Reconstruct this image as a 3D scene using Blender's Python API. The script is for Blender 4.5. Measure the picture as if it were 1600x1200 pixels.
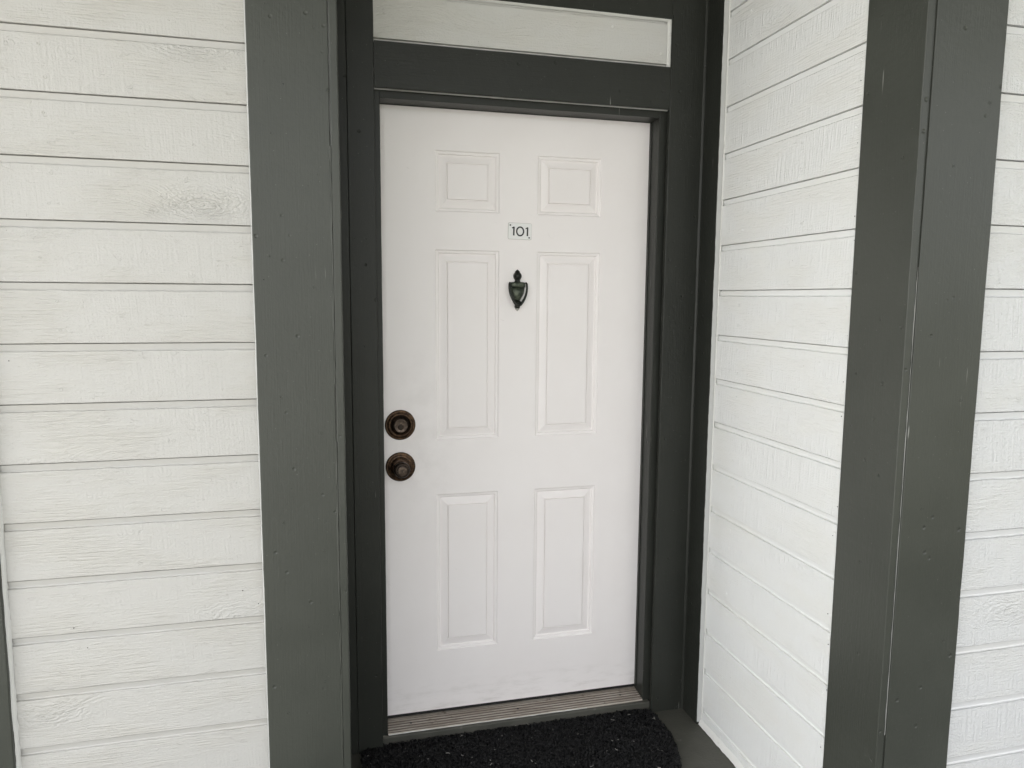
import bpy, bmesh, math, random
from mathutils import Vector, Matrix, noise

random.seed(7)
for o in list(bpy.data.objects):
    bpy.data.objects.remove(o, do_unlink=True)
SC = bpy.context.scene
COL = SC.collection

# ------------------------------------------------------------------ camera
cd = bpy.data.cameras.new('camera')
cam = bpy.data.objects.new('camera', cd)
COL.objects.link(cam)
cam.location = (-0.1749, -2.3986, 1.426)
cam.rotation_euler = (1.4542, -0.0073, -0.2478)
cd.sensor_width = 36.0
cd.lens = 1147.5 / 1600 * 36.0
cd.clip_start = 0.02
cd.clip_end = 3000
SC.camera = cam

# ------------------------------------------------------------------ sky, sun, exposure
SUN_DIR = Vector((-0.50, 0.10, 0.80)).normalized()      # towards the sun
elev = math.asin(SUN_DIR.z)
azim = math.atan2(SUN_DIR.x, SUN_DIR.y)
world = bpy.data.worlds.new('World')
SC.world = world
world.use_nodes = True
wn, wl = world.node_tree.nodes, world.node_tree.links
bg = wn['Background']
sky = wn.new('ShaderNodeTexSky')
sky.sky_type = 'NISHITA'
sky.sun_disc = False
sky.sun_elevation = elev
sky.sun_rotation = azim
sky.air_density = 1.0
sky.dust_density = 4.0
sky.ozone_density = 1.0
hsv = wn.new('ShaderNodeHueSaturation')                   # overcast: the cloud layer is grey
hsv.inputs['Saturation'].default_value = 0.12
wl.new(sky.outputs[0], hsv.inputs['Color'])
wl.new(hsv.outputs[0], bg.inputs['Color'])
bg.inputs['Strength'].default_value = 0.15
sd = bpy.data.lights.new('sun', 'SUN')
sd.energy = 3.2
sd.angle = math.radians(0.6)
sd.color = (1.0, 0.975, 0.94)
sun = bpy.data.objects.new('sun', sd)
COL.objects.link(sun)
sun.rotation_euler = SUN_DIR.to_track_quat('Z', 'Y').to_euler()
SC.view_settings.view_transform = 'Standard'
SC.view_settings.look = 'None'
SC.view_settings.gamma = 1.0
SC.view_settings.exposure = 1.96
SC.view_settings.use_curve_mapping = False
SC.render.engine = 'CYCLES'
SC.cycles.max_bounces = 7
SC.cycles.diffuse_bounces = 5

# ------------------------------------------------------------------ helpers
def link(name, mesh, mat=None, parent=None, smooth=False):
    o = bpy.data.objects.new(name, mesh)
    COL.objects.link(o)
    if mat is not None:
        mesh.materials.clear()
        mesh.materials.append(mat)
    if parent is not None:
        o.parent = parent
    if smooth:
        for p in mesh.polygons:
            p.use_smooth = True
    return o

def from_bm(name, bm, mat=None, parent=None, smooth=False):
    me = bpy.data.meshes.new(name)
    bm.normal_update()
    bm.to_mesh(me)
    bm.free()
    return link(name, me, mat, parent, smooth)

def empty(name, label, cat, group=None):
    o = bpy.data.objects.new(name, None)
    COL.objects.link(o)
    o.empty_display_size = 0.1
    o['label'] = label
    o['category'] = cat
    o['kind'] = 'thing'
    if group:
        o['group'] = group
    return o

def nz(x, s=0.0, k=1.0):
    return noise.noise(Vector((x * k, s * 7.31, s * 3.7)))

def box(name, lo, hi, mat, parent=None, bevel=0.0, seg=2):
    bm = bmesh.new()
    bmesh.ops.create_cube(bm, size=1)
    for v in bm.verts:
        v.co = Vector([lo[i] + (v.co[i] + 0.5) * (hi[i] - lo[i]) for i in range(3)])
    if bevel:
        bmesh.ops.bevel(bm, geom=bm.edges[:], offset=bevel, segments=seg, affect='EDGES', profile=0.5)
    return from_bm(name, bm, mat, parent)

def plank(name, lo, hi, axis, mat, parent, bevel=0.003, wob=0.0007, seed=0):
    """a sawn board: rounded section swept along its length, edges a little uneven"""
    L = hi[axis] - lo[axis]
    a, b = [i for i in range(3) if i != axis]
    c = bevel
    sec = []
    for (cx, cy, a0) in ((hi[a] - c, hi[b] - c, 0), (lo[a] + c, hi[b] - c, 90), (lo[a] + c, lo[b] + c, 180), (hi[a] - c, lo[b] + c, 270)):
        for k in range(4):
            t = math.radians(a0 + 30 * k)
            sec.append((cx + c * math.cos(t), cy + c * math.sin(t)))
    n = max(2, int(L / 0.02))
    verts, faces, uvs = [], [], []
    m = len(sec)
    for i in range(n + 1):
        w = lo[axis] + L * i / n
        for j, (p, q) in enumerate(sec):
            co = [0, 0, 0]
            co[axis] = w
            co[a] = p + wob * noise.noise(Vector((w * 9, j // 4 * 5.3, seed + 1.3))) + wob * .6 * noise.noise(Vector((w * 55, j // 4 * 5.3, seed + 9.3)))
            co[b] = q + wob * .8 * noise.noise(Vector((w * 9, j // 4 * 5.3, seed + 31.3)))
            verts.append(co)
    for i in range(n):
        for j in range(m):
            k = (j + 1) % m
            faces.append((i * m + j, i * m + k, (i + 1) * m + k, (i + 1) * m + j))
    faces.append(tuple(range(m))[::-1])
    faces.append(tuple(n * m + j for j in range(m)))
    me = bpy.data.meshes.new(name)
    me.from_pydata(verts, [], faces)
    bm = bmesh.new(); bm.from_mesh(me)
    bmesh.ops.recalc_face_normals(bm, faces=bm.faces[:])
    bm.to_mesh(me); bm.free()
    return link(name, me, mat, parent)

def lathe(name, prof, center, mat, parent, seg=40, sx=1.0, sz=1.0, axis='y'):
    """prof: (radius, out) pairs, out = distance towards the viewer (-y), or height for axis z"""
    bm = bmesh.new()
    rings = []
    for r, h in prof:
        ring = []
        for k in range(seg):
            t = 2 * math.pi * k / seg
            if axis == 'y':
                co = (center[0] + r * sx * math.cos(t), center[1] - h, center[2] + r * sz * math.sin(t))
            else:
                co = (center[0] + r * sx * math.cos(t), center[1] + r * sz * math.sin(t), center[2] + h)
            ring.append(bm.verts.new(co))
        rings.append(ring)
    for r0, r1 in zip(rings, rings[1:]):
        for k in range(seg):
            bm.faces.new((r0[k], r0[(k + 1) % seg], r1[(k + 1) % seg], r1[k]))
    bm.faces.new(rings[0][::-1]); bm.faces.new(rings[-1])
    bmesh.ops.recalc_face_normals(bm, faces=bm.faces[:])
    o = from_bm(name, bm, mat, parent, True)
    for p in o.data.polygons:
        p.use_smooth = len(p.vertices) == 4
    return o

def tube(name, pts, radii, mat, parent, seg=10, flat=1.0):
    bm = bmesh.new()
    rings = []
    for i, p in enumerate(pts):
        p = Vector(p)
        d = (Vector(pts[min(i + 1, len(pts) - 1)]) - Vector(pts[max(i - 1, 0)])).normalized()
        up = Vector((0, 1, 0)) if abs(d.y) < .9 else Vector((1, 0, 0))
        s = d.cross(up).normalized(); t = s.cross(d).normalized()
        r = radii[i] if isinstance(radii, (list, tuple)) else radii
        rings.append([bm.verts.new(p + s * r * math.cos(2 * math.pi * k / seg) + t * r * flat * math.sin(2 * math.pi * k / seg)) for k in range(seg)])
    for r0, r1 in zip(rings, rings[1:]):
        for k in range(seg):
            bm.faces.new((r0[k], r0[(k + 1) % seg], r1[(k + 1) % seg], r1[k]))
    bm.faces.new(rings[0][::-1]); bm.faces.new(rings[-1])
    bmesh.ops.recalc_face_normals(bm, faces=bm.faces[:])
    return from_bm(name, bm, mat, parent, True)

# ------------------------------------------------------------------ node helpers
class NT:
    def __init__(self, name):
        self.m = bpy.data.materials.new(name)
        self.m.use_nodes = True
        self.t = self.m.node_tree
        self.b = self.t.nodes['Principled BSDF']
    def n(self, kind, **kw):
        nd = self.t.nodes.new(kind)
        for k, v in kw.items():
            setattr(nd, k, v)
        return nd
    def put(self, sock, val):
        if hasattr(val, 'is_output') or isinstance(val, bpy.types.NodeSocket):
            self.t.links.new(val, sock)
        else:
            sock.default_value = val
    def math(self, op, a, b=None, c=None, clamp=False):
        nd = self.n('ShaderNodeMath', operation=op, use_clamp=clamp)
        self.put(nd.inputs[0], a)
        if b is not None: self.put(nd.inputs[1], b)
        if c is not None: self.put(nd.inputs[2], c)
        return nd.outputs[0]
    def comb(self, x, y, z=0.0):
        nd = self.n('ShaderNodeCombineXYZ')
        self.put(nd.inputs[0], x); self.put(nd.inputs[1], y); self.put(nd.inputs[2], z)
        return nd.outputs[0]
    def noise(self, vec, scale=1.0, detail=3.0, rough=0.55, dist=0.0):
        nd = self.n('ShaderNodeTexNoise')
        self.put(nd.inputs['Vector'], vec)
        nd.inputs['Scale'].default_value = scale
        nd.inputs['Detail'].default_value = detail
        nd.inputs['Roughness'].default_value = rough
        nd.inputs['Distortion'].default_value = dist
        return nd.outputs['Fac']
    def voro(self, vec, scale=1.0, feature='F1', out='Distance', rnd=1.0):
        nd = self.n('ShaderNodeTexVoronoi', feature=feature)
        self.put(nd.inputs['Vector'], vec)
        nd.inputs['Scale'].default_value = scale
        nd.inputs['Randomness'].default_value = rnd
        return nd.outputs[out]
    def map(self, v, a, b, c=0.0, d=1.0, smooth=True):
        nd = self.n('ShaderNodeMapRange', interpolation_type='SMOOTHSTEP' if smooth else 'LINEAR')
        self.put(nd.inputs[0], v)
        for i, x in zip((1, 2, 3, 4), (a, b, c, d)):
            nd.inputs[i].default_value = x
        return nd.outputs[0]
    def mix(self, f, a, b, mode='MIX'):
        nd = self.n('ShaderNodeMix', data_type='RGBA', blend_type=mode)
        self.put(nd.inputs['Factor'], f)
        for s, v in ((nd.inputs[6], a), (nd.inputs[7], b)):
            if isinstance(v, tuple): v = (*v, 1.0) if len(v) == 3 else v
            self.put(s, v)
        return nd.outputs[2]
    def xyz(self, vec):
        nd = self.n('ShaderNodeSeparateXYZ'); self.put(nd.inputs[0], vec)
        return nd.outputs
    def bump(self, h, dist, strength=1.0, normal=None):
        nd = self.n('ShaderNodeBump')
        nd.inputs['Strength'].default_value = strength
        nd.inputs['Distance'].default_value = dist
        self.put(nd.inputs['Height'], h)
        if normal is not None: self.put(nd.inputs['Normal'], normal)
        return nd.outputs[0]
    def fin(self, color=None, rough=None, normal=None, metal=None, spec=None):
        b = self.b
        if color is not None: self.put(b.inputs['Base Color'], (*color, 1.0) if isinstance(color, tuple) and len(color) == 3 else color)
        if rough is not None: self.put(b.inputs['Roughness'], rough)
        if normal is not None: self.put(b.inputs['Normal'], normal)
        if metal is not None: self.put(b.inputs['Metallic'], metal)
        if spec is not None: self.put(b.inputs['Specular IOR Level'], spec)
        return self.m

# ------------------------------------------------------------------ materials
def siding_mat(name, tone, grain, saw, knot, rough, lump):
    """even white paint over rough-sawn board: shallow embossed grain, a few knots, saw marks across the grain"""
    t = NT(name)
    uv = t.n('ShaderNodeUVMap', uv_map='grain').outputs[0]
    u, v, _ = t.xyz(uv)
    face = t.xyz(t.n('ShaderNodeUVMap', uv_map='face').outputs[0])[0]
    # knots: some of the cells along the board
    vor = t.n('ShaderNodeTexVoronoi')
    t.put(vor.inputs['Vector'], t.comb(t.math('MULTIPLY', u, 2.3), t.math('MULTIPLY', v, 5.6)))
    vor.inputs['Scale'].default_value = 1.0
    kd = vor.outputs['Distance']
    pick = t.map(t.xyz(vor.outputs['Color'])[0], 0.50, 0.56)
    wob = t.noise(t.comb(t.math('MULTIPLY', u, 24.0), t.math('MULTIPLY', v, 40.0)), 1.0, 3.0, 0.65)
    kdw = t.math('ADD', kd, t.math('MULTIPLY', wob, 0.16))
    fall = t.math('MULTIPLY', t.map(kd, 0.04, 0.40, 1.0, 0.0), pick)
    ringh = t.math('MULTIPLY', t.math('MULTIPLY', t.math('SINE', t.math('MULTIPLY', kdw, 150.0)), fall), 0.5 * knot)
    # long grain bending round the knots
    vb = t.math('ADD', v, t.math('MULTIPLY', fall, 0.045))
    g1 = t.noise(t.comb(t.math('MULTIPLY', u, 13.0), t.math('MULTIPLY', vb, 230.0)), 1.0, 2.0, 0.6, 0.4)
    patch = t.noise(t.comb(t.math('MULTIPLY', u, 3.6), t.math('MULTIPLY', v, 8.0)), 1.0, 2.0)
    gmask = t.math('ADD', t.map(patch, 0.40, 0.62, 0.25, 1.0), t.math('MULTIPLY', fall, 0.4))
    gh = t.math('MULTIPLY', t.math('MULTIPLY', g1, gmask), grain)
    # saw marks across the grain
    s1 = t.noise(t.comb(t.math('MULTIPLY', t.math('ADD', u, t.math('MULTIPLY', v, 0.05)), 170.0), t.math('MULTIPLY', v, 8.0)), 1.0, 1.0, 0.5)
    sh = t.math('MULTIPLY', t.math('MULTIPLY', s1, t.map(patch, 0.36, 0.60, 1.0, 0.25)), saw)
    # fine lumps in the paint film
    lum = t.noise(t.comb(t.math('MULTIPLY', u, 150.0), t.math('MULTIPLY', v, 210.0)), 1.0, 2.0, 0.6)
    lm = t.math('MULTIPLY', lum, lump)
    # a few crooked hairline checks
    ck = t.noise(t.comb(t.math('MULTIPLY', u, 26.0), t.math('MULTIPLY', v, 34.0), 8.0), 1.0, 2.0, 0.6, 0.6)
    crk = t.map(t.math('ABSOLUTE', t.math('SUBTRACT', ck, 0.5)), 0.0, 0.010, 1.0, 0.0)
    crk = t.math('MULTIPLY', crk, t.map(wob, 0.56, 0.66))
    h = t.math('ADD', t.math('ADD', ringh, gh), t.math('ADD', sh, lm))
    h = t.math('MULTIPLY', t.math('SUBTRACT', h, t.math('MULTIPLY', crk, 0.22)), face)
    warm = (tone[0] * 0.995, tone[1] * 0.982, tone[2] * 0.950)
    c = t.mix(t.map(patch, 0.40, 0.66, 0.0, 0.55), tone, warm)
    spk = t.voro(t.comb(t.math('MULTIPLY', u, 14.0), t.math('MULTIPLY', v, 14.0)), 1.0)
    c = t.mix(t.map(spk, 0.010, 0.022, 0.6, 0.0), c, (0.22, 0.20, 0.16))
    return t.fin(c, t.math('ADD', rough, t.math('MULTIPLY', lum, 0.10)), t.bump(h, 0.0038))

W_LEFT = siding_mat('white_siding_paint', (0.545, 0.537, 0.512), 0.90, 0.24, 0.38, 0.44, 0.30)  # one white paint; tone set per wall for how brightly it is lit
W_PANEL = siding_mat('white_siding_paint_shade_toned', (0.62, 0.617, 0.595), 0.60, 0.15, 0.2, 0.44, 0.30)  # white toned below the side wall's: soffit shade put into the colour
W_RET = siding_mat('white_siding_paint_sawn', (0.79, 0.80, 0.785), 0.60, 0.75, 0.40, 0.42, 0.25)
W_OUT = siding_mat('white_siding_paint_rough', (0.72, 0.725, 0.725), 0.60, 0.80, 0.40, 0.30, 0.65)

def caulk_mat():
    t = NT('white_caulk')
    p = t.n('ShaderNodeNewGeometry').outputs['Position']
    h = t.noise(p, 220.0, 3.0)
    d = t.map(t.noise(p, 30.0, 3.0), 0.62, 0.78, 0.0, 0.35)
    return t.fin(t.mix(d, (0.74, 0.74, 0.71), (0.45, 0.44, 0.40)), 0.45, t.bump(h, 0.0008))
CAULK = caulk_mat()
EDGE_WHITE = NT('dimmed_white_edge_paint').fin((0.50, 0.505, 0.49), 0.5)  # same white paint, dimmed because front-facing edges catch more light
SEAM = NT('dusty_seam_caulk').fin((0.42, 0.42, 0.40), 0.7)

def trim_mat(axis='z', name='grey_green_trim_paint', k=1.0):
    t = NT(name)
    p = t.n('ShaderNodeNewGeometry').outputs['Position']
    x, y, z = t.xyz(p)
    if axis == 'x':
        gc = t.comb(t.math('MULTIPLY', x, 9.0), t.math('MULTIPLY', y, 260.0), t.math('MULTIPLY', z, 260.0))
    else:
        gc = t.comb(t.math('MULTIPLY', x, 260.0), t.math('MULTIPLY', y, 260.0), t.math('MULTIPLY', z, 9.0))
    g = t.noise(gc, 1.0, 4.0, 0.6)
    l = t.noise(p, 95.0, 4.0, 0.6)
    big = t.noise(p, 3.5, 3.0)
    h = t.math('ADD', t.math('MULTIPLY', g, 0.45), t.math('MULTIPLY', l, 0.55))
    dent = t.voro(p, 17.0)
    h = t.math('SUBTRACT', h, t.map(dent, 0.03, 0.10, 1.2, 0.0))
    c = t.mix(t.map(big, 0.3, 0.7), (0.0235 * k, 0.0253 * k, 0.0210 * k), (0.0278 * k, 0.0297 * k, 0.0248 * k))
    # scuffs: pale scratches and dust specks
    sc = t.noise(t.comb(t.math('MULTIPLY', x, 160.0), t.math('MULTIPLY', y, 160.0), t.math('MULTIPLY', z, 7.0)), 1.0, 2.0)
    sm = t.math('MULTIPLY', t.map(sc, 0.70, 0.76), t.map(t.noise(p, 6.0, 2.0), 0.56, 0.68))
    c = t.mix(t.math('MULTIPLY', sm, 0.55), c, (0.40, 0.40, 0.37))
    spk = t.voro(p, 42.0)
    c = t.mix(t.map(spk, 0.03, 0.06, 0.22, 0.0), c, (0.36, 0.36, 0.33))
    r = t.math('ADD', 0.33, t.math('MULTIPLY', big, 0.14))
    return t.fin(c, r, t.bump(h, 0.0013), spec=0.5 if k > 1.5 else 0.32)
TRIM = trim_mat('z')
TRIM_POST = trim_mat('z', 'lit_grey_green_post_paint', 2.05)  # lighter copy of the trim paint: lit posts against the shaded recess, by colour
TRIM_H = trim_mat('x', 'grey_green_trim_paint_horizontal')

def door_mat():
    t = NT('white_door_paint')
    p = t.n('ShaderNodeNewGeometry').outputs['Position']
    x, y, z = t.xyz(p)
    big = t.noise(p, 4.0, 4.0)
    h = t.math('ADD', t.noise(p, 260.0, 2.0), t.math('MULTIPLY', t.noise(t.comb(t.math('MULTIPLY', x, 40), t.math('MULTIPLY', y, 40), t.math('MULTIPLY', z, 500)), 1.0, 2.0), 0.3))
    c = t.mix(t.map(big, 0.35, 0.7), (0.915, 0.878, 0.866), (0.90, 0.86, 0.846))
    # hand grime round the lock, scuffs near the bottom
    dx = t.math('SUBTRACT', x, 0.10); dz = t.math('MULTIPLY', t.math('SUBTRACT', z, 0.95), 0.5)
    rr = t.math('SQRT', t.math('ADD', t.math('MULTIPLY', dx, dx), t.math('MULTIPLY', dz, dz)))
    grime = t.math('MULTIPLY', t.map(rr, 0.03, 0.22, 1.0, 0.0), t.map(t.noise(p, 13.0, 5.0, 0.65), 0.35, 0.75))
    c = t.mix(t.math('MULTIPLY', grime, 0.15), c, (0.48, 0.45, 0.42))
    low = t.math('MULTIPLY', t.map(z, 0.0, 0.16, 1.0, 0.0), t.map(t.noise(t.comb(t.math('MULTIPLY', x, 9), 0.0, t.math('MULTIPLY', z, 40)), 1.0, 5.0, 0.7), 0.45, 0.75))
    c = t.mix(t.math('MULTIPLY', low, 0.32), c, (0.44, 0.41, 0.37))
    sc = t.noise(t.comb(t.math('MULTIPLY', x, 16), 1.7, t.math('ADD', t.math('MULTIPLY', z, 60), t.math('MULTIPLY', x, 22))), 1.0, 3.0, 0.5, 0.8)
    scm = t.math('MULTIPLY', t.map(sc, 0.72, 0.76), t.map(t.noise(p, 5.0, 2.0), 0.52, 0.62))
    c = t.mix(t.math('MULTIPLY', scm, 0.22), c, (0.45, 0.42, 0.39))
    return t.fin(c, t.math('ADD', 0.40, t.math('MULTIPLY', big, 0.12)), t.bump(h, 0.00018))
DOOR = door_mat()

def bronze_mat(name, dark, light, metal, rough, scale=90.0):
    t = NT(name)
    p = t.n('ShaderNodeNewGeometry').outputs['Position']
    n = t.noise(p, scale, 5.0, 0.65)
    c = t.mix(t.map(n, 0.42, 0.66), dark, light)
    return t.fin(c, t.math('ADD', rough, t.math('MULTIPLY', n, 0.25)), t.bump(t.noise(p, scale * 4, 3.0), 0.0003), metal)
BRONZE = bronze_mat('dark_bronze', (0.042, 0.026, 0.017), (0.115, 0.068, 0.038), 0.8, 0.20)
BRONZE_DK = bronze_mat('blackened_bronze', (0.022, 0.016, 0.012), (0.055, 0.038, 0.027), 0.7, 0.22)
PEWTER = bronze_mat('worn_key_face', (0.075, 0.056, 0.045), (0.17, 0.13, 0.10), 0.75, 0.28)
PATINA = bronze_mat('green_patina_brass', (0.030, 0.038, 0.027), (0.10, 0.115, 0.08), 0.35, 0.24, 60.0)
PATINA_DK = bronze_mat('dark_patina_brass', (0.010, 0.012, 0.009), (0.03, 0.034, 0.024), 0.4, 0.22, 60.0)
SILVER = bronze_mat('worn_silver_tip', (0.35, 0.34, 0.31), (0.55, 0.54, 0.50), 0.6, 0.3)
BLACK = NT('black_hole').fin((0.008, 0.008, 0.008), 0.6)
DIGIT = NT('black_numeral_paint').fin((0.012, 0.012, 0.012), 0.4)
PLATE_EDGE = NT('plate_edge_shade').fin((0.46, 0.44, 0.41), 0.6)  # grey rim colour standing in for the shadow gap round the plate
PLATE = NT('white_enamel_plate').fin((0.84, 0.84, 0.82), 0.22)

def alu_mat():
    t = NT('dirty_aluminium_threshold')
    p = t.n('ShaderNodeNewGeometry').outputs['Position']
    x, y, z = t.xyz(p)
    n = t.noise(t.comb(t.math('MULTIPLY', x, 7), t.math('MULTIPLY', y, 60), t.math('MULTIPLY', z, 60)), 1.0, 5.0, 0.7)
    c = t.mix(t.map(n, 0.35, 0.65), (0.50, 0.455, 0.40), (0.33, 0.285, 0.24))
    n2 = t.noise(p, 28.0, 5.0, 0.7)
    c = t.mix(t.map(n2, 0.60, 0.72, 0.0, 0.7), c, (0.10, 0.06, 0.04))
    return t.fin(c, 0.48, t.bump(n2, 0.0006), 0.25)
ALU = alu_mat()
GRIME = NT('threshold_grime').fin((0.14, 0.115, 0.095), 0.8)

def floor_mat():
    t = NT('grey_painted_concrete')
    p = t.n('ShaderNodeNewGeometry').outputs['Position']
    a = t.noise(p, 9.0, 5.0, 0.65); b = t.noise(p, 120.0, 4.0, 0.6)
    c = t.mix(t.map(a, 0.35, 0.68), (0.055, 0.055, 0.045), (0.078, 0.076, 0.063))
    chip = t.map(t.noise(p, 17.0, 5.0, 0.6), 0.66, 0.70, 0.0, 0.45)
    c = t.mix(chip, c, (0.15, 0.145, 0.125))
    return t.fin(c, t.math('ADD', 0.5, t.math('MULTIPLY', a, 0.2)), t.bump(t.math('ADD', b, t.math('MULTIPLY', a, 0.6)), 0.0012))
FLOOR = floor_mat()

def simple_noise_mat(name, c0, c1, scale, rough, bumpd=0.001):
    t = NT(name)
    p = t.n('ShaderNodeNewGeometry').outputs['Position']
    n = t.noise(p, scale, 5.0, 0.65)
    return t.fin(t.mix(t.map(n, 0.35, 0.65), c0, c1), rough, t.bump(n, bumpd))
GRASS = simple_noise_mat('dry_lawn', (0.075, 0.078, 0.050), (0.115, 0.112, 0.080), 3.0, 0.9, 0.02)
PATH = simple_noise_mat('pale_bounce_concrete', (0.33, 0.325, 0.315), (0.41, 0.405, 0.39), 6.0, 0.8)
CEIL = simple_noise_mat('grey_soffit_paint', (0.36, 0.365, 0.35), (0.42, 0.425, 0.41), 5.0, 0.6)
SHEATH = simple_noise_mat('dark_sheathing', (0.05, 0.045, 0.04), (0.07, 0.06, 0.05), 20.0, 0.9)
FIBRE = simple_noise_mat('black_mat_fibre', (0.003, 0.003, 0.0033), (0.009, 0.009, 0.0098), 300.0, 0.5)
FIBRE.node_tree.nodes['Principled BSDF'].inputs['Specular IOR Level'].default_value = 0.25
FIBRE_B = simple_noise_mat('black_rubber_backing', (0.008, 0.008, 0.008), (0.014, 0.014, 0.014), 80.0, 0.8)
LINT = NT('pale_lint').fin((0.28, 0.27, 0.25), 0.8)

# ------------------------------------------------------------------ dimensions (metres; door face is y = 0, door foot z = 0)
PITCH = 0.1449
Z0 = 2.035                   # a lap line; every wall shares the same courses
YL, YR = -0.4356, -1.0144    # face of the left wall, face of the right outer wall
XR = 1.078                   # face of the side wall of the recess
YC = -0.100                  # face of the door casing
FZ = -0.060                  # porch floor
TOP = 2.85                   # soffit

# ------------------------------------------------------------------ setting
def sheet(name, lo, hi, z, mat, thick=None):
    bm = bmesh.new()
    vs = [bm.verts.new(c) for c in ((lo[0], lo[1], z), (hi[0], lo[1], z), (hi[0], hi[1], z), (lo[0], hi[1], z))]
    f = bm.faces.new(vs)
    if thick:
        r = bmesh.ops.extrude_face_region(bm, geom=[f])
        for v in [g for g in r['geom'] if isinstance(g, bmesh.types.BMVert)]:
            v.co.z -= thick
        bmesh.ops.recalc_face_normals(bm, faces=bm.faces[:])
    o = from_bm(name, bm, mat)
    o['kind'] = 'structure'
    return o
sheet('ground', (-900, -1800), (900, 60), -0.22, GRASS)
sheet('bounce_pavement', (-40, -16), (-0.3, 6), -0.214, PATH)  # unseen; pale ground added on the left only, to bounce light in
sheet('porch_floor', (-2.6, -3.5), (9, 0.2), FZ, FLOOR, 0.15)
sheet('porch_ceiling', (-2.0, -2.9), (9, 7.0), TOP + 0.12, CEIL, 0.12)  # unseen; its reach and left edge are set to shape the porch light

# ------------------------------------------------------------------ siding
def siding_board(parent, org, du, dn, u0, u1, zb, mat, seed, pitch=PITCH, crop_top=None, crop_bot=None):
    """one board of channel siding: sawn face, lip at the foot, recessed channel at the head"""
    prof = [(-0.0120, 0.0), (-0.0014, 0.0), (-0.0004, 0.0005), (0, 0.0018), (0, 0.045), (0, 0.09), (0, pitch - 0.0202),
            (-0.0008, pitch - 0.0192), (-0.0030, pitch - 0.0187), (-0.0058, pitch - 0.0184), (-0.0074, pitch - 0.0160),
            (-0.0046, pitch - 0.0026), (-0.0052, pitch - 0.0020), (-0.0140, pitch - 0.0018), (-0.0140, pitch + 0.010),
            (-0.018, pitch + 0.010), (-0.018, 0.013), (-0.0120, 0.013)]
    FM = [0.1, 0.3, 1, 1, 1, 1, 1, 0.8, 0.3, 0.1, 0.06, 0.06, 0.06, 0, 0, 0, 0, 0]
    n = max(4, int((u1 - u0) / 0.010))
    m = len(prof)
    verts, faces, uvs = [], [], []
    ou, ov = random.uniform(0, 40), random.uniform(0, 40)
    tilt = random.uniform(-0.0006, 0.0006)
    for i in range(n + 1):
        u = u0 + (u1 - u0) * i / n
        ls = 0.0005 * nz(u, seed, 14) + 0.0004 * nz(u, seed + .7, 90)
        ss = 0.0011 * nz(u, seed + 3.1, 22) + 0.0013 * abs(nz(u, seed + 5.2, 85))
        face = 0.0005 * nz(u, seed + 8, 6)
        for j, (a, z) in enumerate(prof):
            if j <= 3: z2 = z + ls + tilt * 0.3
            elif 6 <= j <= 9: z2 = z - ss
            else: z2 = z
            a2 = a + (face if 2 <= j <= 7 else 0)
            zz = zb + z2
            if crop_top is not None: zz = min(zz, crop_top - 0.0001 * j)
            if crop_bot is not None: zz = max(zz, crop_bot + 0.0001 * j)
            verts.append(Vector(org) + Vector(du) * u + Vector(dn) * a2 + Vector((0, 0, zz)))
            uvs.append((u + ou, z + ov, FM[j]))
    for i in range(n):
        for j in range(m):
            k = (j + 1) % m
            faces.append((i * m + j, (i + 1) * m + j, (i + 1) * m + k, i * m + k))
    faces.append(tuple(range(m)))
    faces.append(tuple(n * m + j for j in range(m))[::-1])
    me = bpy.data.meshes.new('siding_board')
    me.from_pydata([tuple(v) for v in verts], [], faces)
    me.uv_layers.new(name='grain')
    uf = me.uv_layers.new(name='face')
    ul = me.uv_layers['grain']
    for l in me.loops:
        ul.data[l.index].uv = uvs[l.vertex_index][:2]
        uf.data[l.index].uv = (uvs[l.vertex_index][2], 0.0)
    bm = bmesh.new(); bm.from_mesh(me)
    bmesh.ops.recalc_face_normals(bm, faces=bm.faces[:])
    bm.to_mesh(me); bm.free()
    return link('siding_board', me, mat, parent)

def nail_mesh(bm, c, du, dn, r, h):
    c, du, dn = Vector(c), Vector(du), Vector(dn)
    up = Vector((0, 0, 1))
    rings = []
    for rr, hh in ((1.0, -0.0006), (0.92, h), (0.70, h), (0.55, h * 0.25), (0.01, h * 0.15)):
        rings.append([bm.verts.new(c + dn * hh + (du * math.cos(2 * math.pi * k / 12) + up * math.sin(2 * math.pi * k / 12)) * r * rr) for k in range(12)])
    for a, b in zip(rings, rings[1:]):
        for k in range(12):
            bm.faces.new((a[k], a[(k + 1) % 12], b[(k + 1) % 12], b[k]))

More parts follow.
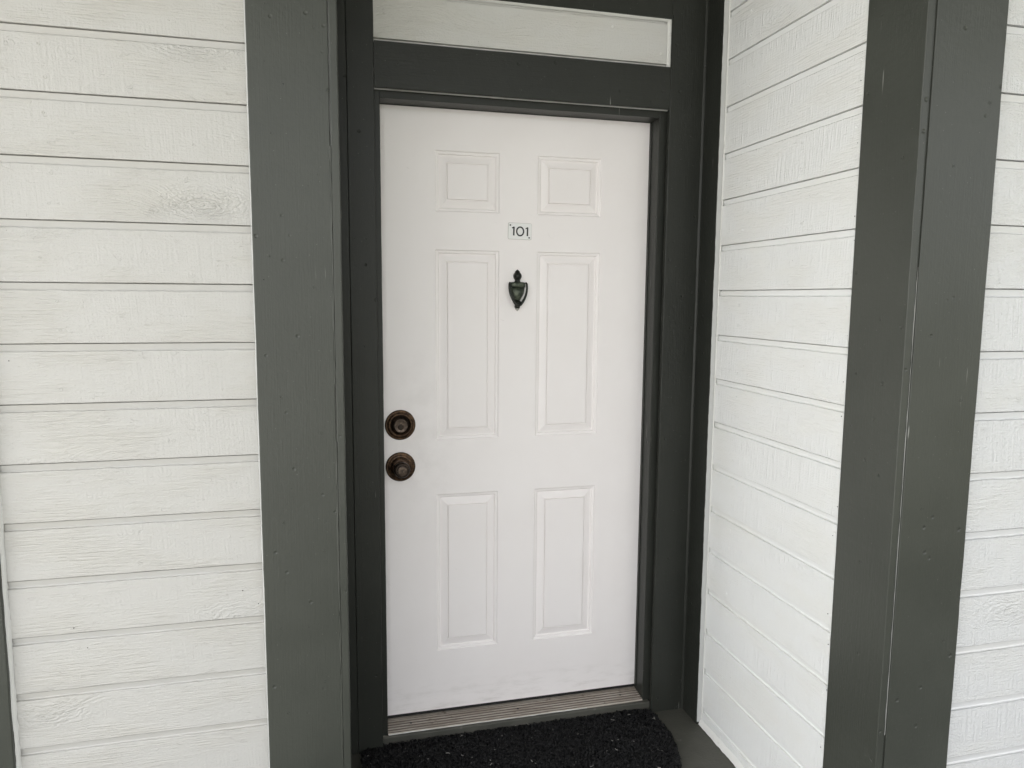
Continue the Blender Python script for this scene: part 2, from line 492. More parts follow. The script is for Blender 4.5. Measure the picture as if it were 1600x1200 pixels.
def siding_wall(label, org, du, dn, u0, u1, mat, nail_us, seed, ztop=TOP, zbot=FZ + 0.004):
    root = empty('siding_wall', label, 'wall')
    root.location = (0, 0, 0)
    k = 0
    z = Z0
    while z + PITCH < ztop: z += PITCH
    nb = bmesh.new()
    while z > zbot - PITCH:
        ct = ztop if z + PITCH + 0.01 > ztop else None
        cb = zbot if z < zbot else None
        siding_board(root, org, du, dn, u0, u1, z, mat, seed + k * 1.37, crop_top=ct, crop_bot=cb)
        for nu in nail_us:
            for f in (0.22, 0.70):
                if random.random() < 0.85:
                    zz = z + PITCH * (f + random.uniform(-0.05, 0.05))
                    if zbot + .01 < zz < ztop:
                        nail_mesh(nb, Vector(org) + Vector(du) * (nu + random.uniform(-0.006, 0.006)) + Vector((0, 0, zz)), du, dn, random.uniform(0.0033, 0.0044), 0.0010)
        z -= PITCH; k += 1
    nh = from_bm('nail_heads', nb, mat, root, False)
    nh['kind'] = 'stuff'
    uvl = nh.data.uv_layers.new(name='grain')
    for l in nh.data.loops:
        co = nh.data.vertices[l.vertex_index].co
        uvl.data[l.index].uv = (co.x + co.y, co.z)
    # solid wall behind the boards
    o, d, n = Vector(org), Vector(du), Vector(dn)
    a = o + d * u0 - n * 0.0185; b = o + d * u1 - n * 0.10
    lo = (min(a.x, b.x), min(a.y, b.y), zbot); hi = (max(a.x, b.x), max(a.y, b.y), ztop)
    box('sheathing', lo, hi, SHEATH, root)
    return root

X, Y = (1, 0, 0), (0, 1, 0)
FRONT, SIDE = (0, -1, 0), (-1, 0, 0)
TRL, TRR = -1.131, -0.945                      # the dark trim board at the left end of the left wall
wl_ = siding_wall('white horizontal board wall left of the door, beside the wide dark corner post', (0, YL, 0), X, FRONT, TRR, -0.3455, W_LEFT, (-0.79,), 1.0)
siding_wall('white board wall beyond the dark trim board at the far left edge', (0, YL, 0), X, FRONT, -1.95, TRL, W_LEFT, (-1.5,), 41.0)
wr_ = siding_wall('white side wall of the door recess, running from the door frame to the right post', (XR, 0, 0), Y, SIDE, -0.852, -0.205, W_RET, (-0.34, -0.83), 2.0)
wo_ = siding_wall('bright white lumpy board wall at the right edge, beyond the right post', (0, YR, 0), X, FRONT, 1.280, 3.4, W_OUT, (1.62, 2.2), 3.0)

# the strip of siding above the door
tw = empty('transom_wall', 'short white board strip above the door, framed by dark trim', 'wall')
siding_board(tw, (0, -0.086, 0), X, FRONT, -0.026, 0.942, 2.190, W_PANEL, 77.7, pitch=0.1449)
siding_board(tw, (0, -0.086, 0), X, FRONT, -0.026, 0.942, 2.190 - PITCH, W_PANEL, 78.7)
nb = bmesh.new()
nail_mesh(nb, (0.735, -0.086, 2.290), X, FRONT, 0.0045, 0.0012)
nail_mesh(nb, (0.905, -0.086, 2.222), X, FRONT, 0.0045, 0.0012)
nh = from_bm('nail_heads', nb, CAULK, tw)
nh['kind'] = 'stuff'
box('sheathing', (-0.30, -0.066, 2.062), (1.30, 0.0, TOP), SHEATH, tw)
box('sheathing', (-0.40, 0.0620, FZ), (1.40, 0.160, TOP), SHEATH, tw)  # unseen block across the doorway, added to stop light leaking through

# caulk and slopped white paint where siding meets trim
def caulk(parent, p0, p1, w, n, seed, out, rag=0.0012, mat=CAULK, name='caulk_bead'):
    """ragged bead along p0-p1: w = vector across the bead, out = vector towards the viewer"""
    p0, p1, w, out = map(Vector, (p0, p1, w, out))
    L = (p1 - p0).length
    bm = bmesh.new(); rows = []
    ax = w.normalized()
    for i in range(n + 1):
        t = i / n
        c = p0.lerp(p1, t)
        e0 = rag * nz(t * L, seed, 40) + rag * .8 * nz(t * L, seed + 2, 9)
        e1 = rag * nz(t * L, seed + 5, 45) + rag * .8 * nz(t * L, seed + 4, 8)
        rows.append([bm.verts.new(c + ax * e0), bm.verts.new(c + w * .3 + out), bm.verts.new(c + w * .7 + out), bm.verts.new(c + w + ax * e1)])
    for a, b in zip(rows, rows[1:]):
        for j in range(3):
            bm.faces.new((a[j], a[j + 1], b[j + 1], b[j]))
    bmesh.ops.recalc_face_normals(bm, faces=bm.faces[:])
    return from_bm(name, bm, mat, parent, True)

caulk(wl_, (-0.3495, YL - 0.0012, FZ + .01), (-0.3495, YL - 0.0012, TOP - .01), (0.0036, -0.005, 0), 260, 1, (0, -0.0010, 0), mat=EDGE_WHITE)
caulk(wl_, (TRR - 0.0005, YL - 0.0100, FZ + .01), (TRR - 0.0005, YL - 0.0100, TOP - .01), (0.0085, 0.0095, 0), 260, 2, (0.0, -0.002, 0), 0.0018)
caulk(wr_, (XR - 0.0012, -0.8460, FZ + .01), (XR - 0.0012, -0.8460, TOP - .01), (-0.007, -0.0065, 0), 260, 3, (-0.001, 0, 0), 0.0006)
caulk(wr_, (XR - 0.0165, -0.2062, FZ + .01), (XR - 0.0165, -0.2062, TOP - .01), (0.0155, -0.0035, 0), 260, 4, (0, -0.0008, 0), 0.0013, EDGE_WHITE, name='painted_edge')
caulk(wr_, (XR - 0.0020, -0.2090, FZ + .01), (XR - 0.0020, -0.2090, TOP - .01), (0.0015, -0.007, 0), 260, 5, (-0.0016, -0.001, 0), 0.0008)
caulk(wr_, (XR + 0.0092, -0.2056, FZ + .01), (XR + 0.0092, -0.2056, TOP - .01), (-0.0105, -0.0062, 0), 260, 25, (-0.0006, -0.0012, 0), 0.0009)
caulk(wl_, (TRR + 0.0004, YL - 0.0020, FZ + .01), (TRR + 0.0004, YL - 0.0020, TOP - .01), (0.0060, 0.0112, 0), 260, 26, (0.0008, -0.0008, 0), 0.0012)
caulk(wr_, (XR - 0.0010, -0.850, FZ + .022), (XR - 0.0010, -0.210, FZ + .022), (-0.011, 0, -0.020), 90, 15, (-0.001, 0, 0.001), 0.0022)
caulk(tw, (-0.0215, -0.0872, 2.187), (-0.0215, -0.0872, 2.324), (-0.004, -0.006, 0), 40, 6, (0.0005, -0.001, 0), 0.0008)
caulk(tw, (0.926, -0.0872, 2.180), (0.926, -0.0872, 2.330), (0.011, -0.0065, 0), 40, 7, (0, -0.0014, 0), 0.0012)
caulk(tw, (-0.02, -0.0862, 2.3230), (0.936, -0.0862, 2.3230), (0, -0.008, 0.0065), 110, 8, (0, -0.001, 0), 0.0012)

# ------------------------------------------------------------------ dark trim
def dents(parent, pts, dn, du, mat, name='nail_heads'):
    bm = bmesh.new()
    for p in pts:
        nail_mesh(bm, p, du, dn, random.uniform(0.0032, 0.0045), 0.0009)
    o = from_bm(name, bm, mat, parent)
    o['kind'] = 'stuff'

lp = empty('corner_post', 'wide dark grey-green corner post left of the white door', 'post')
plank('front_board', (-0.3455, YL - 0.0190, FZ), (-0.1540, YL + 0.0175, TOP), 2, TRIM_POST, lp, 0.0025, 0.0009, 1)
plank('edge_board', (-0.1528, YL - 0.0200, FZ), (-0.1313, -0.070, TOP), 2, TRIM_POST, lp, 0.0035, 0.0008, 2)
dents(lp, [(-0.30 + random.uniform(-.012, .012), YL - 0.0190, 2.13 - .31 * i + random.uniform(-.05, .05)) for i in range(7)]
      + [(-0.195 + random.uniform(-.012, .012), YL - 0.0190, 2.10 - .35 * i + random.uniform(-.06, .06)) for i in range(6)], FRONT, X, TRIM_POST)

def holes(parent, pts, dn, du, name='nail_holes'):
    bm = bmesh.new()
    for p in pts:
        c = Vector(p) + Vector(dn) * 0.0004
        r = random.uniform(0.0010, 0.0019); ph = random.uniform(0, 6)
        vs = [bm.verts.new(c + (Vector(du) * math.cos(ph + k * math.pi / 4) * r * random.uniform(.7, 1.2) + Vector((0, 0, 1)) * math.sin(ph + k * math.pi / 4) * r * random.uniform(.6, 1.1))) for k in range(8)]
        f = bm.faces.new(vs)
        q = bmesh.ops.extrude_face_region(bm, geom=[f])
        for v in [g for g in q['geom'] if isinstance(g, bmesh.types.BMVert)]: v.co -= Vector(dn) * 0.0006
    bmesh.ops.recalc_face_normals(bm, faces=bm.faces[:])
    o = from_bm(name, bm, BLACK, parent); o['kind'] = 'stuff'
holes(lp, [(-0.322, YL - .0190, 1.467), (-0.262, YL - .0190, 1.94), (-0.305, YL - .0190, 1.99), (-0.27, YL - .019, 0.93), (-0.21, YL - .019, 1.70), (-0.235, YL - .019, 0.55)], FRONT, X)
caulk(lp, (-0.1560, YL - 0.0192, FZ + .02), (-0.1560, YL - 0.0192, 1.05), (0.0045, 0.0, 0), 240, 61, (0, -0.0016, 0), 0.0022, TRIM_POST, 'caulk_bead')
caulk(lp, (-0.1555, YL - 0.0192, 1.20), (-0.1555, YL - 0.0192, 1.80), (0.0035, 0.0, 0), 140, 63, (0, -0.0012, 0), 0.0016, TRIM_POST, 'caulk_bead')

ft = empty('trim_board', 'dark trim board at the lower left edge, ending the white left wall', 'trim board')
plank('board', (TRL, YL - 0.0190, FZ), (TRR, YL + 0.0175, TOP), 2, TRIM_POST, ft, 0.003, 0.0012, 3)
dents(ft, [(TRL + .14, YL - 0.019, 0.35 + .4 * i) for i in range(5)], FRONT, X, TRIM_POST)

rp = empty('corner_post', 'dark grey-green corner post at the right with a pale split seam', 'post')
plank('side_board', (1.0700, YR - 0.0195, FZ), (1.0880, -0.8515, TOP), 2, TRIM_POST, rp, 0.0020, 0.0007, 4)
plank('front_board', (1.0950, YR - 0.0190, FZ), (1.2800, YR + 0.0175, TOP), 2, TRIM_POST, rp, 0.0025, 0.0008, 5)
plank('seam_filler', (1.0878, YR - 0.0150, FZ), (1.0952, YR + 0.03, TOP), 2, TRIM_POST, rp, 0.001, 0.0003, 55)
caulk(rp, (1.0930, YR - 0.0152, 0.40), (1.0934, YR - 0.0152, 1.50), (0.0014, 0, 0), 260, 9, (0, -0.0010, 0), 0.0010, SEAM, name='caulk_bead')
dents(rp, [(1.25, YR - 0.019, 1.86), (1.165, YR - 0.019, 1.72), (1.235, YR - 0.019, 1.20), (1.15, YR - 0.019, 0.95), (1.24, YR - 0.019, 0.62)], FRONT, X, TRIM_POST)
dents(rp, [(1.070, -0.99, 1.74), (1.070, -0.885, 1.25), (1.070, -0.98, 1.02), (1.070, -0.90, 0.62)], SIDE, Y, TRIM_POST)

# ------------------------------------------------------------------ door frame
df = empty('doorway', 'dark grey-green door frame around the white door', 'door frame')
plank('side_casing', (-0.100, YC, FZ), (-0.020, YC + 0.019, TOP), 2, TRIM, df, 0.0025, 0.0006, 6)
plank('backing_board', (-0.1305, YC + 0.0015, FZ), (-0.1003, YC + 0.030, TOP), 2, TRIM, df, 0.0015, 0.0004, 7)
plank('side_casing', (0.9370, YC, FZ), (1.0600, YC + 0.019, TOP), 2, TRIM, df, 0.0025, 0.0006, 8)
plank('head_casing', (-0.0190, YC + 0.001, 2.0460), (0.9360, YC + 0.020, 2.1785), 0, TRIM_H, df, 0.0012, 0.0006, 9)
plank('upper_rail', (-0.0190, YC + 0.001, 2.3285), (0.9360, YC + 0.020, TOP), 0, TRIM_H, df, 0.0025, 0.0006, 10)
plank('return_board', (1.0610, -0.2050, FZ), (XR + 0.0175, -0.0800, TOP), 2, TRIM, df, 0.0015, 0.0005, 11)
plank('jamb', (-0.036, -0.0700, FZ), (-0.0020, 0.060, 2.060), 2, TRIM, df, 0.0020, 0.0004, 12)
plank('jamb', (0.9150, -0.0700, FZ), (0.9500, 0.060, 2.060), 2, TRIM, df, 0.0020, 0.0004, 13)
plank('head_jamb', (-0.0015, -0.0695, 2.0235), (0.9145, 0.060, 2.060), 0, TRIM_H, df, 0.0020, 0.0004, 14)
plank('stop', (-0.0022, -0.0140, 0.0), (0.0010, -0.0030, 2.0215), 2, TRIM, df, 0.0010, 0.0003, 15)
plank('stop', (0.9120, -0.0140, 0.0), (0.9152, -0.0030, 2.0215), 2, TRIM, df, 0.0010, 0.0003, 16)
plank('sill_riser', (-0.0190, -0.0860, FZ - .01), (0.9360, -0.0690, -0.0262), 0, FLOOR, df, 0.003, 0.0012, 17)
dents(df, [(0.05, YC + .001, 2.116), (0.16, YC + .001, 2.108), (0.60, YC + .001, 2.11)], FRONT, X, TRIM)
dents(df, [(-0.035, YC, 1.85), (-0.085, YC, 1.60), (-0.05, YC, 1.60), (-0.04, YC, 0.95), (-0.07, YC, 0.40), (1.04, YC, 1.45), (0.98, YC, 1.92), (1.0, YC, .9), (1.035, YC, .55)], FRONT, X, TRIM)
caulk(df, (1.0535, YC - 0.0004, FZ), (1.0535, YC - 0.0004, TOP), (0.0085, -0.0040, 0), 220, 12, (0, -0.0012, 0), 0.0010, TRIM, 'caulk_bead')
caulk(df, (0.9340, YC - 0.0004, 2.17), (0.9340, YC - 0.0004, 2.34), (0.006, 0.0006, 0), 30, 13, (0, -0.0008, 0), 0.0008, TRIM, 'caulk_bead')

holes(df, [(0.052, YC + .001, 2.117), (0.163, YC + .001, 2.107), (-0.037, YC, 1.853), (-0.048, YC, 0.95)], FRONT, X)
holes(wr_, [(XR - .0004, -0.835 + random.uniform(-.008, .008), Z0 - PITCH * (k + random.choice((.2, .35, .6, .8)))) for k in range(-1, 13)], SIDE, Y)
holes(wl_, [(-0.772, YL, 0.545), (-0.80, YL, 0.60), (-0.40, YL, 0.66), (-0.362, YL, 0.62), (-0.90, YL, 1.27)], FRONT, X)

# ------------------------------------------------------------------ threshold
th = empty('door_threshold', 'worn ribbed tan metal threshold under the white door', 'threshold')
bm = bmesh.new()
prof = [(0.0400, -0.0300), (0.0400, -0.0130), (-0.0100, -0.0130)]
ny = 5
for k in range(ny):
    y0 = -0.0110 - k * 0.0122; z0 = -0.0132 - k * 0.0015
    prof += [(y0, z0 - 0.0034), (y0 - 0.0014, z0), (y0 - 0.0074, z0 - 0.0006), (y0 - 0.0088, z0 - 0.0038)]
prof += [(-0.0715, -0.0210), (-0.0735, -0.0235), (-0.0735, -0.0300)]
GROOVE = {j for k in range(ny) for j in (2 + 4 * k, 5 + 4 * k, 6 + 4 * k)}
x0, x1, nseg = -0.0010, 0.9140, 60
rows = []
for i in range(nseg + 1):
    x = x0 + (x1 - x0) * i / nseg
    rows.append([bm.verts.new((x, y + 0.0006 * nz(x, j * .1, 20), z + 0.0005 * nz(x, j * .2 + 3, 12))) for j, (y, z) in enumerate(prof)])
for a, b in zip(rows, rows[1:]):
    for j in range(len(prof)):
        k = (j + 1) % len(prof)
        bm.faces.new((a[j], a[k], b[k], b[j]))
bm.faces.new(rows[0]); bm.faces.new(rows[-1][::-1])
bmesh.ops.recalc_face_normals(bm, faces=bm.faces[:])
rp_ = from_bm('ribbed_plate', bm, ALU, th)
rp_.data.materials.append(GRIME)
for p in rp_.data.polygons:
    if p.index % len(prof) in GROOVE and len(p.vertices) == 4:
        p.material_index = 1
for x in (0.078, 0.455, 0.842):
    lathe('screw', [(0.0042, -0.002), (0.0042, 0.0012), (0.003, 0.0022), (0.0005, 0.0022)], (x, -0.0350, -0.0172), BLACK, th, 14, axis='z')
caulk(th, (0.0, -0.0733, -0.0236), (0.70, -0.0733, -0.0236), (0, -0.0014, -0.0018), 110, 21, (0, -0.001, 0.001), 0.0012, CAULK, 'caulk_bead')

# ------------------------------------------------------------------ door
dr = empty('front_door', 'white six-panel front door numbered 101 with urn knocker', 'door')
DX0, DX1, DZ0, DZ1 = 0.0000, 0.9130, 0.0, 2.0215
PX = ((0.174, 0.388), (0.517, 0.742))
PZ = ((1.701, 1.894), (0.953, 1.581), (0.215, 0.767))
bm = bmesh.new()
xs = sorted({DX0, DX1, *[v for p in PX for v in p]})
zs = sorted({DZ0, DZ1, *[v for p in PZ for v in p]})
vt = {}
def V(x, z):
    if (x, z) not in vt: vt[(x, z)] = bm.verts.new((x, 0.0, z))
    return vt[(x, z)]
for xa, xb in zip(xs, xs[1:]):
    for za, zb in zip(zs, zs[1:]):
        if (xa, xb) in PX and (za, zb) in PZ: continue
        bm.faces.new((V(xa, za), V(xb, za), V(xb, zb), V(xa, zb)))
# edges and back
bk = [bm.verts.new(c) for c in ((DX0, 0.044, DZ0), (DX1, 0.044, DZ0), (DX1, 0.044, DZ1), (DX0, 0.044, DZ1))]
bm.faces.new(bk[::-1])
bm.faces.new([V(x, DZ0) for x in xs][::-1] + [bk[0], bk[1]])
bm.faces.new([V(x, DZ1) for x in xs] + [bk[2], bk[3]])
bm.faces.new([V(DX0, z) for z in zs] + [bk[3], bk[0]])
bm.faces.new([V(DX1, z) for z in zs][::-1] + [bk[1], bk[2]])
bmesh.ops.recalc_face_normals(bm, faces=bm.faces[:])
from_bm('slab', bm, DOOR, dr)
RINGS = [(0, 0), (0.0012, 0.0008), (0.0030, 0.0040), (0.0044, 0.0048), (0.0095, 0.0054), (0.0110, 0.0068), (0.0126, 0.0106), (0.0144, 0.0114), (0.0162, 0.0106),
         (0.0370, 0.0044), (0.0382, 0.0048), (0.0390, 0.0074), (0.0402, 0.0074), (0.0411, 0.0024), (0.0424, 0.0016)]
for (za, zb) in PZ:
    for (xa, xb) in PX:
        bm = bmesh.new(); rr = []
        for d, y in RINGS:
            rr.append([bm.verts.new(c) for c in ((xa + d, y, za + d), (xb - d, y, za + d), (xb - d, y, zb - d), (xa + d, y, zb - d))])
        for a, b in zip(rr, rr[1:]):
            for k in range(4):
                bm.faces.new((a[k], a[(k + 1) % 4], b[(k + 1) % 4], b[k]))
        bm.faces.new(rr[-1])
        bmesh.ops.recalc_face_normals(bm, faces=bm.faces[:])
        if bm.faces[-1 if False else 0].normal.y > 0.9:
            bmesh.ops.reverse_faces(bm, faces=bm.faces[:])
        from_bm('panel', bm, DOOR, dr)
# door sweep: dark rubber strip below the foot of the door
plank('door_sweep', (0.0010, 0.0040, -0.0126), (0.9120, 0.0300, -0.0002), 0, BLACK, dr, 0.001, 0.0003, 31)
caulk(dr, (0.003, -0.0004, 0.0015), (0.910, -0.0004, 0.0015), (0, 0, 0.046), 120, 24, (0, -0.0007, 0), 0.0008, DOOR, 'kick_strip')

# number plate
def rounded_rect(bm, cx, cz, w, h, r, y0, y1, rot=0.0):
    pts = []
    for (sx, sz, a0) in ((1, 1, 0), (-1, 1, 90), (-1, -1, 180), (1, -1, 270)):
        for k in range(6):
            t = math.radians(a0 + 18 * k)
            pts.append((sx * (w / 2 - r) + r * math.cos(t), sz * (h / 2 - r) + r * math.sin(t)))
    c, s = math.cos(rot), math.sin(rot)
    pts = [(cx + x * c - z * s, cz + x * s + z * c) for x, z in pts]
    a = [bm.verts.new((x, y0, z)) for x, z in pts]
    b = [bm.verts.new((x, y1, z)) for x, z in pts]
    n = len(pts)
    bm.faces.new(b)
    for k in range(n):
        bm.faces.new((a[k], a[(k + 1) % n], b[(k + 1) % n], b[k]))
    bmesh.ops.recalc_face_normals(bm, faces=bm.faces[:])
RT = math.radians(-1.3)
bm = bmesh.new()
rounded_rect(bm, 0.4570, 1.6460, 0.079, 0.0525, 0.004, 0.0002, -0.0024, RT)
npl = from_bm('number_plate', bm, PLATE, dr)
bm = bmesh.new()
rounded_rect(bm, 0.4570, 1.6460, 0.0810, 0.0545, 0.005, 0.0, -0.0008, RT)
from_bm('shade_edge', bm, PLATE_EDGE, npl)
def stroke(bm, pts, w, y, closed=False):
    n = len(pts); L, R = [], []
    for i in range(n):
        a = Vector(pts[(i - 1) % n] if closed or i else pts[0]); b = Vector(pts[(i + 1) % n] if closed or i < n - 1 else pts[-1])
        d = (b - a).normalized(); q = Vector((-d.y, d.x)) * w / 2
        p = Vector(pts[i])
        L.append(bm.verts.new((p.x + q.x, y, p.y + q.y))); R.append(bm.verts.new((p.x - q.x, y, p.y - q.y)))
    fs = []
    for i in range(n if closed else n - 1):
        k = (i + 1) % n
        fs.append(bm.faces.new((L[i], L[k], R[k], R[i])))
    r = bmesh.ops.extrude_face_region(bm, geom=fs)
    for v in [g for g in r['geom'] if isinstance(g, bmesh.types.BMVert)]: v.co.y -= 0.0006
    bmesh.ops.recalc_face_normals(bm, faces=bm.faces[:])
def rot2(x, z):
    c, s = math.cos(RT), math.sin(RT)
    return (0.4565 + x * c - z * s, 1.6455 + x * s + z * c)
one = [(-0.0060, 0.0085), (0.0, 0.0142), (0.0, -0.0142)]
zero = [(0.0118 * math.cos(2 * math.pi * k / 36), 0.0140 * math.sin(2 * math.pi * k / 36)) for k in range(36)]
for pts, ox, closed in ((one, -0.0205, False), (zero, 0.0010, True), (one, 0.0262, False)):
    bm = bmesh.new()
    if closed:
        stroke(bm, [rot2(x + ox, z) for x, z in pts], 0.0047, -0.0025, True)
    else:
        stroke(bm, [rot2(x + ox, z) for x, z in ((0.0, 0.0142), (0.0, -0.0142))], 0.0050, -0.0025)
        stroke(bm, [rot2(x + ox, z) for x, z in ((-0.0066, 0.0096), (-0.0016, 0.0122), (0.0003, 0.0142))], 0.0036, -0.00256)
    from_bm('numeral', bm, DIGIT, npl)
for x, z in ((-0.0330, 0.0190), (0.0325, -0.0195)):
    q = rot2(x, z)
    lathe('screw', [(0.0026, 0), (0.0026, 0.0008), (0.0016, 0.0016), (0.0003, 0.0016)], (q[0], -0.0024, q[1]), BRONZE_DK, npl, 14)

# urn knocker
KX, KT = 0.4497, 1.5200
def kz(y): return KT - (y - 645) * 0.000299
def shield(name, rows, y_back, bulge, mat, parent, seg=16):
    """flattened urn section: rows of (z, half width, thickness)"""
    bm = bmesh.new(); rr = []
    for z, hw, th in rows:
        ring = []
        for k in range(seg + 1):
            t = math.pi * k / seg
            ring.append(bm.verts.new((KX - hw * math.cos(t), y_back - th * (math.sin(t) ** bulge), z)))
        rr.append(ring)
    for a, b in zip(rr, rr[1:]):
        for k in range(seg):
            bm.faces.new((a[k], a[k + 1], b[k + 1], b[k]))
    bm.faces.new(rr[0]); bm.faces.new(rr[-1][::-1])
    bmesh.ops.recalc_face_normals(bm, faces=bm.faces[:])
    o = from_bm(name, bm, mat, parent, True)
    for p in o.data.polygons: p.use_smooth = len(p.vertices) == 4
    return o
knock = shield('door_knocker', [(kz(842), .0255, .010), (kz(852), .0250, .016), (kz(880), .0240, .0195), (kz(910), .0215, .020), (kz(940), .0175, .0185), (kz(965), .0130, .016), (kz(982), .0095, .013), (kz(990), .0090, .012)], 0.0, 0.8, PATINA, dr)
knock['label'] = 'dark green patina urn knocker in the middle of the door'
shield('finial', [(kz(645), .0012, .003), (kz(655), .0050, .007), (kz(668), .0085, .010), (kz(678), .0085, .011), (kz(690), .0120, .015), (kz(708), .0142, .018), (kz(728), .0140, .018), (kz(748), .0115, .015), (kz(762), .0085, .011), (kz(775), .0095, .012), (kz(784), .013, .013)], 0.0, 0.9, PATINA_DK, knock)
shield('hinge_bar', [(kz(782), .0200, .010), (kz(788), .0245, .017), (kz(800), .0255, .020), (kz(836), .0250, .020), (kz(844), .0225, .016)], 0.0, 0.35, PATINA, knock)
shield('strike_foot', [(kz(985), .0080, .012), (kz(1000), .0125, .018), (kz(1020), .0120, .019), (kz(1036), .0080, .015), (kz(1044), .0090, .014), (kz(1060), .0092, .015), (kz(1074), .0075, .012)], 0.0, 0.7, PATINA_DK, knock)
shield('tip', [(kz(1073), .0070, .011), (kz(1084), .0068, .010), (kz(1095), .0040, .007), (kz(1103), .0008, .003)], 0.0, 0.9, SILVER, knock)
hp = []
for s in (-1, 1):
    P = [(0.0270, 788, .009), (0.0300, 805, .012), (0.0302, 850, .014), (0.0288, 890, .0155), (0.0255, 930, .017), (0.0205, 970, .018), (0.0140, 1005, .019), (0.0070, 1030, .020), (0.0, 1038, .021)]
    hp.append([(KX + s * a, -c, kz(y)) for a, y, c in P])
tube('swing_handle', hp[0] + hp[1][::-1][1:], [.0030, .0034, .0036, .0038, .0040, .0042, .0044, .0050, .0058, .0050, .0044, .0042, .0040, .0038, .0036, .0034, .0030], PATINA_DK, knock, 12)

# deadbolt and knob
db = lathe('deadbolt', [(0.0500, -0.001), (0.0500, 0.0025), (0.0485, 0.0045), (0.0455, 0.0058), (0.0440, 0.0050), (0.0425, 0.0062), (0.0385, 0.0095), (0.0355, 0.0105), (0.0335, 0.0098), (0.0325, 0.0080), (0.0315, 0.0052)], (0.0560, 0, 1.009), BRONZE, dr, 48)
db['label'] = 'round dark bronze deadbolt lock, above the knob'
lathe('collar', [(0.0316, 0.0050), (0.0300, 0.0066), (0.0265, 0.0085), (0.0235, 0.0135), (0.0225, 0.0165)], (0.0560, 0, 1.009), BRONZE_DK, db, 48)
lathe('cylinder_face', [(0.0224, 0.0160), (0.0215, 0.0185), (0.0195, 0.0198), (0.0185, 0.0190), (0.0100, 0.0190)], (0.0562, 0, 1.008), PEWTER, db, 40)
lathe('key_plug', [(0.0098, 0.0180), (0.0095, 0.0205), (0.0085, 0.0212), (0.0050, 0.0212)], (0.0562, 0, 1.005), BRONZE_DK, db, 30)
box('keyhole', (0.0556, -0.0218, 1.0005), (0.0570, -0.0205, 1.0095), BLACK, db)
kb = lathe('door_knob', [(0.0490, -0.001), (0.0490, 0.0025), (0.0475, 0.0048), (0.0445, 0.0060), (0.0425, 0.0052), (0.0405, 0.0068), (0.0370, 0.0095), (0.0345, 0.0092), (0.0335, 0.0105), (0.0290, 0.0150), (0.0250, 0.0170), (0.0190, 0.0180), (0.0165, 0.0230)], (0.0555, 0, 0.869), BRONZE, dr, 48)
kb['label'] = 'round dark bronze door knob with a key slot'
lathe('knob_grip', [(0.0155, 0.0200), (0.0160, 0.0290), (0.0200, 0.0360), (0.0248, 0.0430), (0.0265, 0.0500), (0.0255, 0.0560), (0.0215, 0.0605), (0.0165, 0.0620), (0.0155, 0.0610)], (0.0555, 0, 0.869), BRONZE_DK, kb, 48)
lathe('cylinder_face', [(0.0156, 0.0600), (0.0150, 0.0628), (0.0135, 0.0636), (0.0080, 0.0636)], (0.0555, 0, 0.869), PEWTER, kb, 36)
box('keyhole', (0.0548, -0.0645, 0.8640), (0.0562, -0.0630, 0.8740), BLACK, kb)

# ------------------------------------------------------------------ doormat
dm = empty('doormat', 'black fibre doormat with rounded front on the floor before the door', 'doormat')
MX, MW, MY0, MS, MB = 0.424, 0.515, -0.0915, 0.09, 0.56
def mat_half(y):
    d = (MY0 - MS) - y
    if y > MY0 - 0.045: return MW - 0.045 * (1 - math.sqrt(max(0.0, 1 - ((y - MY0 + 0.045) / 0.045) ** 2)))
    if d <= 0: return MW
    return MW * math.sqrt(max(0.0, 1 - (d / MB) ** 2))
outline = [(MX - MW + 0.045 * (1 - math.cos(t)), MY0 - 0.045 * (1 - math.sin(t))) for t in (math.pi / 2 * q / 5 for q in range(6))] + [(MX + MW - 0.045 * (1 - math.cos(t)), MY0 - 0.045 * (1 - math.sin(t))) for t in (math.pi / 2 * (5 - q) / 5 for q in range(6))]
for k in range(41):
    t = math.pi * k / 40
    outline.append((MX + MW * math.cos(t), MY0 - MS - MB * math.sin(t)))
bm = bmesh.new()
f = bm.faces.new([bm.verts.new((x, y, FZ + 0.002)) for x, y in outline])
r = bmesh.ops.extrude_face_region(bm, geom=[f])
for v in [g for g in r['geom'] if isinstance(g, bmesh.types.BMVert)]: v.co.z += 0.007
bmesh.ops.recalc_face_normals(bm, faces=bm.faces[:])
from_bm('backing', bm, FIBRE_B, dm)
rnd = random.Random(3)
vs, fs = [], []
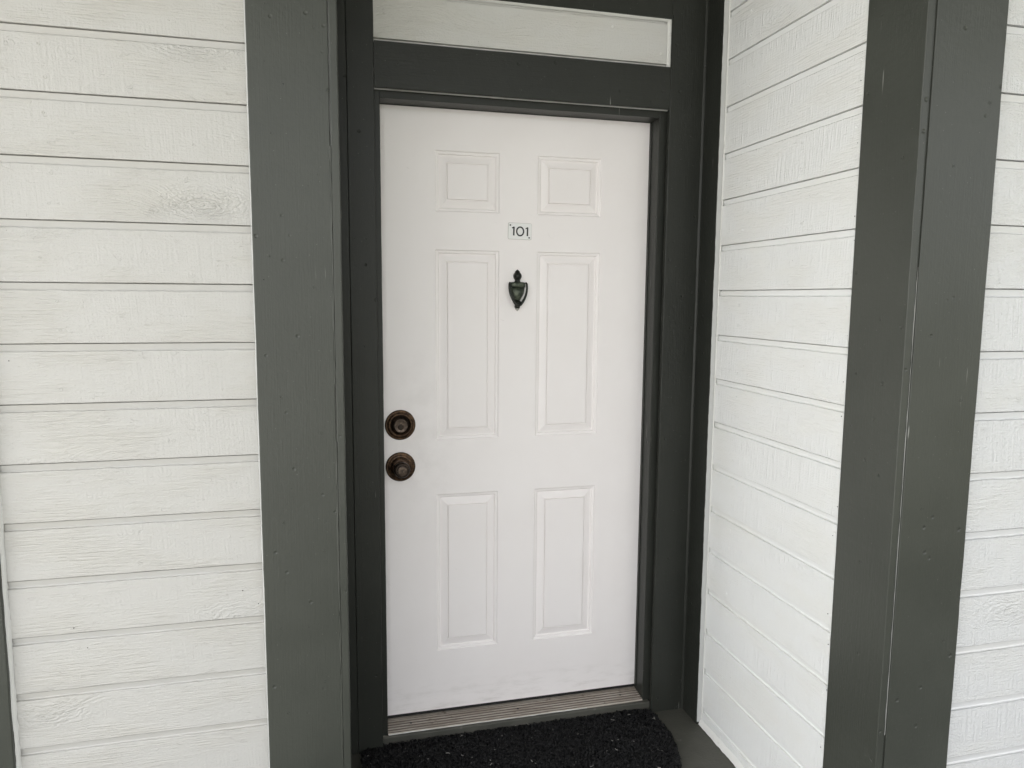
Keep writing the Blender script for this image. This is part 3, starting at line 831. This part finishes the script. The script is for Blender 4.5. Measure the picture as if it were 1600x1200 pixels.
def curl(x, y, z, r, h, w):
    a = rnd.uniform(0, 2 * math.pi); b = len(vs)
    dx, dy = math.cos(a), math.sin(a)
    tl = rnd.uniform(-0.5, 0.5)
    for k in range(5):
        t = math.pi * k / 4
        cx = x + dx * r * math.cos(t) - dy * tl * h * math.sin(t); cy = y + dy * r * math.cos(t) + dx * tl * h * math.sin(t); cz = z + h * math.sin(t)
        vs.append((cx - dy * w, cy + dx * w, cz)); vs.append((cx + dy * w, cy - dx * w, cz))
    for k in range(4):
        fs.append((b + 2 * k, b + 2 * k + 1, b + 2 * k + 3, b + 2 * k + 2))
cnt = 0
while cnt < 34000:
    y = MY0 + 0.004 - rnd.random() * (MS + MB)
    h = mat_half(y) + 0.003
    x = MX + rnd.uniform(-MW, MW)
    if abs(x - MX) > h: continue
    if y < -0.62 and rnd.random() < 0.5: continue
    clump = 0.5 + 0.5 * noise.noise(Vector((x * 95, y * 95, 0)))
    curl(x, y, FZ + 0.006 + 0.003 * clump, rnd.uniform(0.0026, 0.0062), rnd.uniform(0.006, 0.012) * (0.5 + 0.7 * clump), rnd.uniform(0.0011, 0.0023))
    cnt += 1
me = bpy.data.meshes.new('pile'); me.from_pydata(vs, [], fs)
o = link('pile', me, FIBRE, dm); o['kind'] = 'stuff'
# lint and grit caught in the pile
vs, fs = [], []
for k in range(110):
    y = MY0 - rnd.random() * 0.5
    x = MX + rnd.uniform(-1, 1) * mat_half(y) * 0.97
    a = rnd.uniform(0, math.pi); L = rnd.uniform(0.0015, 0.009) if rnd.random() < .35 else rnd.uniform(0.001, 0.003); w = rnd.uniform(0.0004, 0.0009)
    bend = rnd.uniform(-.5, .5) * L; z = FZ + 0.0195
    dx, dy = math.cos(a), math.sin(a); b = len(vs)
    for q, s in ((-1, 0), (0, 1), (1, 0)):
        cx, cy = x + dx * L * q - dy * bend * s, y + dy * L * q + dx * bend * s
        vs += [(cx - dy * w, cy + dx * w, z), (cx + dy * w, cy - dx * w, z), (cx, cy, z + w * 1.6)]
    for q in range(2):
        i, j = b + 3 * q, b + 3 * q + 3
        fs += [(i, i + 1, j + 1, j), (i + 1, i + 2, j + 2, j + 1), (i + 2, i, j, j + 2)]
me = bpy.data.meshes.new('lint'); me.from_pydata(vs, [], fs)
o = link('lint', me, LINT, dm); o['kind'] = 'stuff'
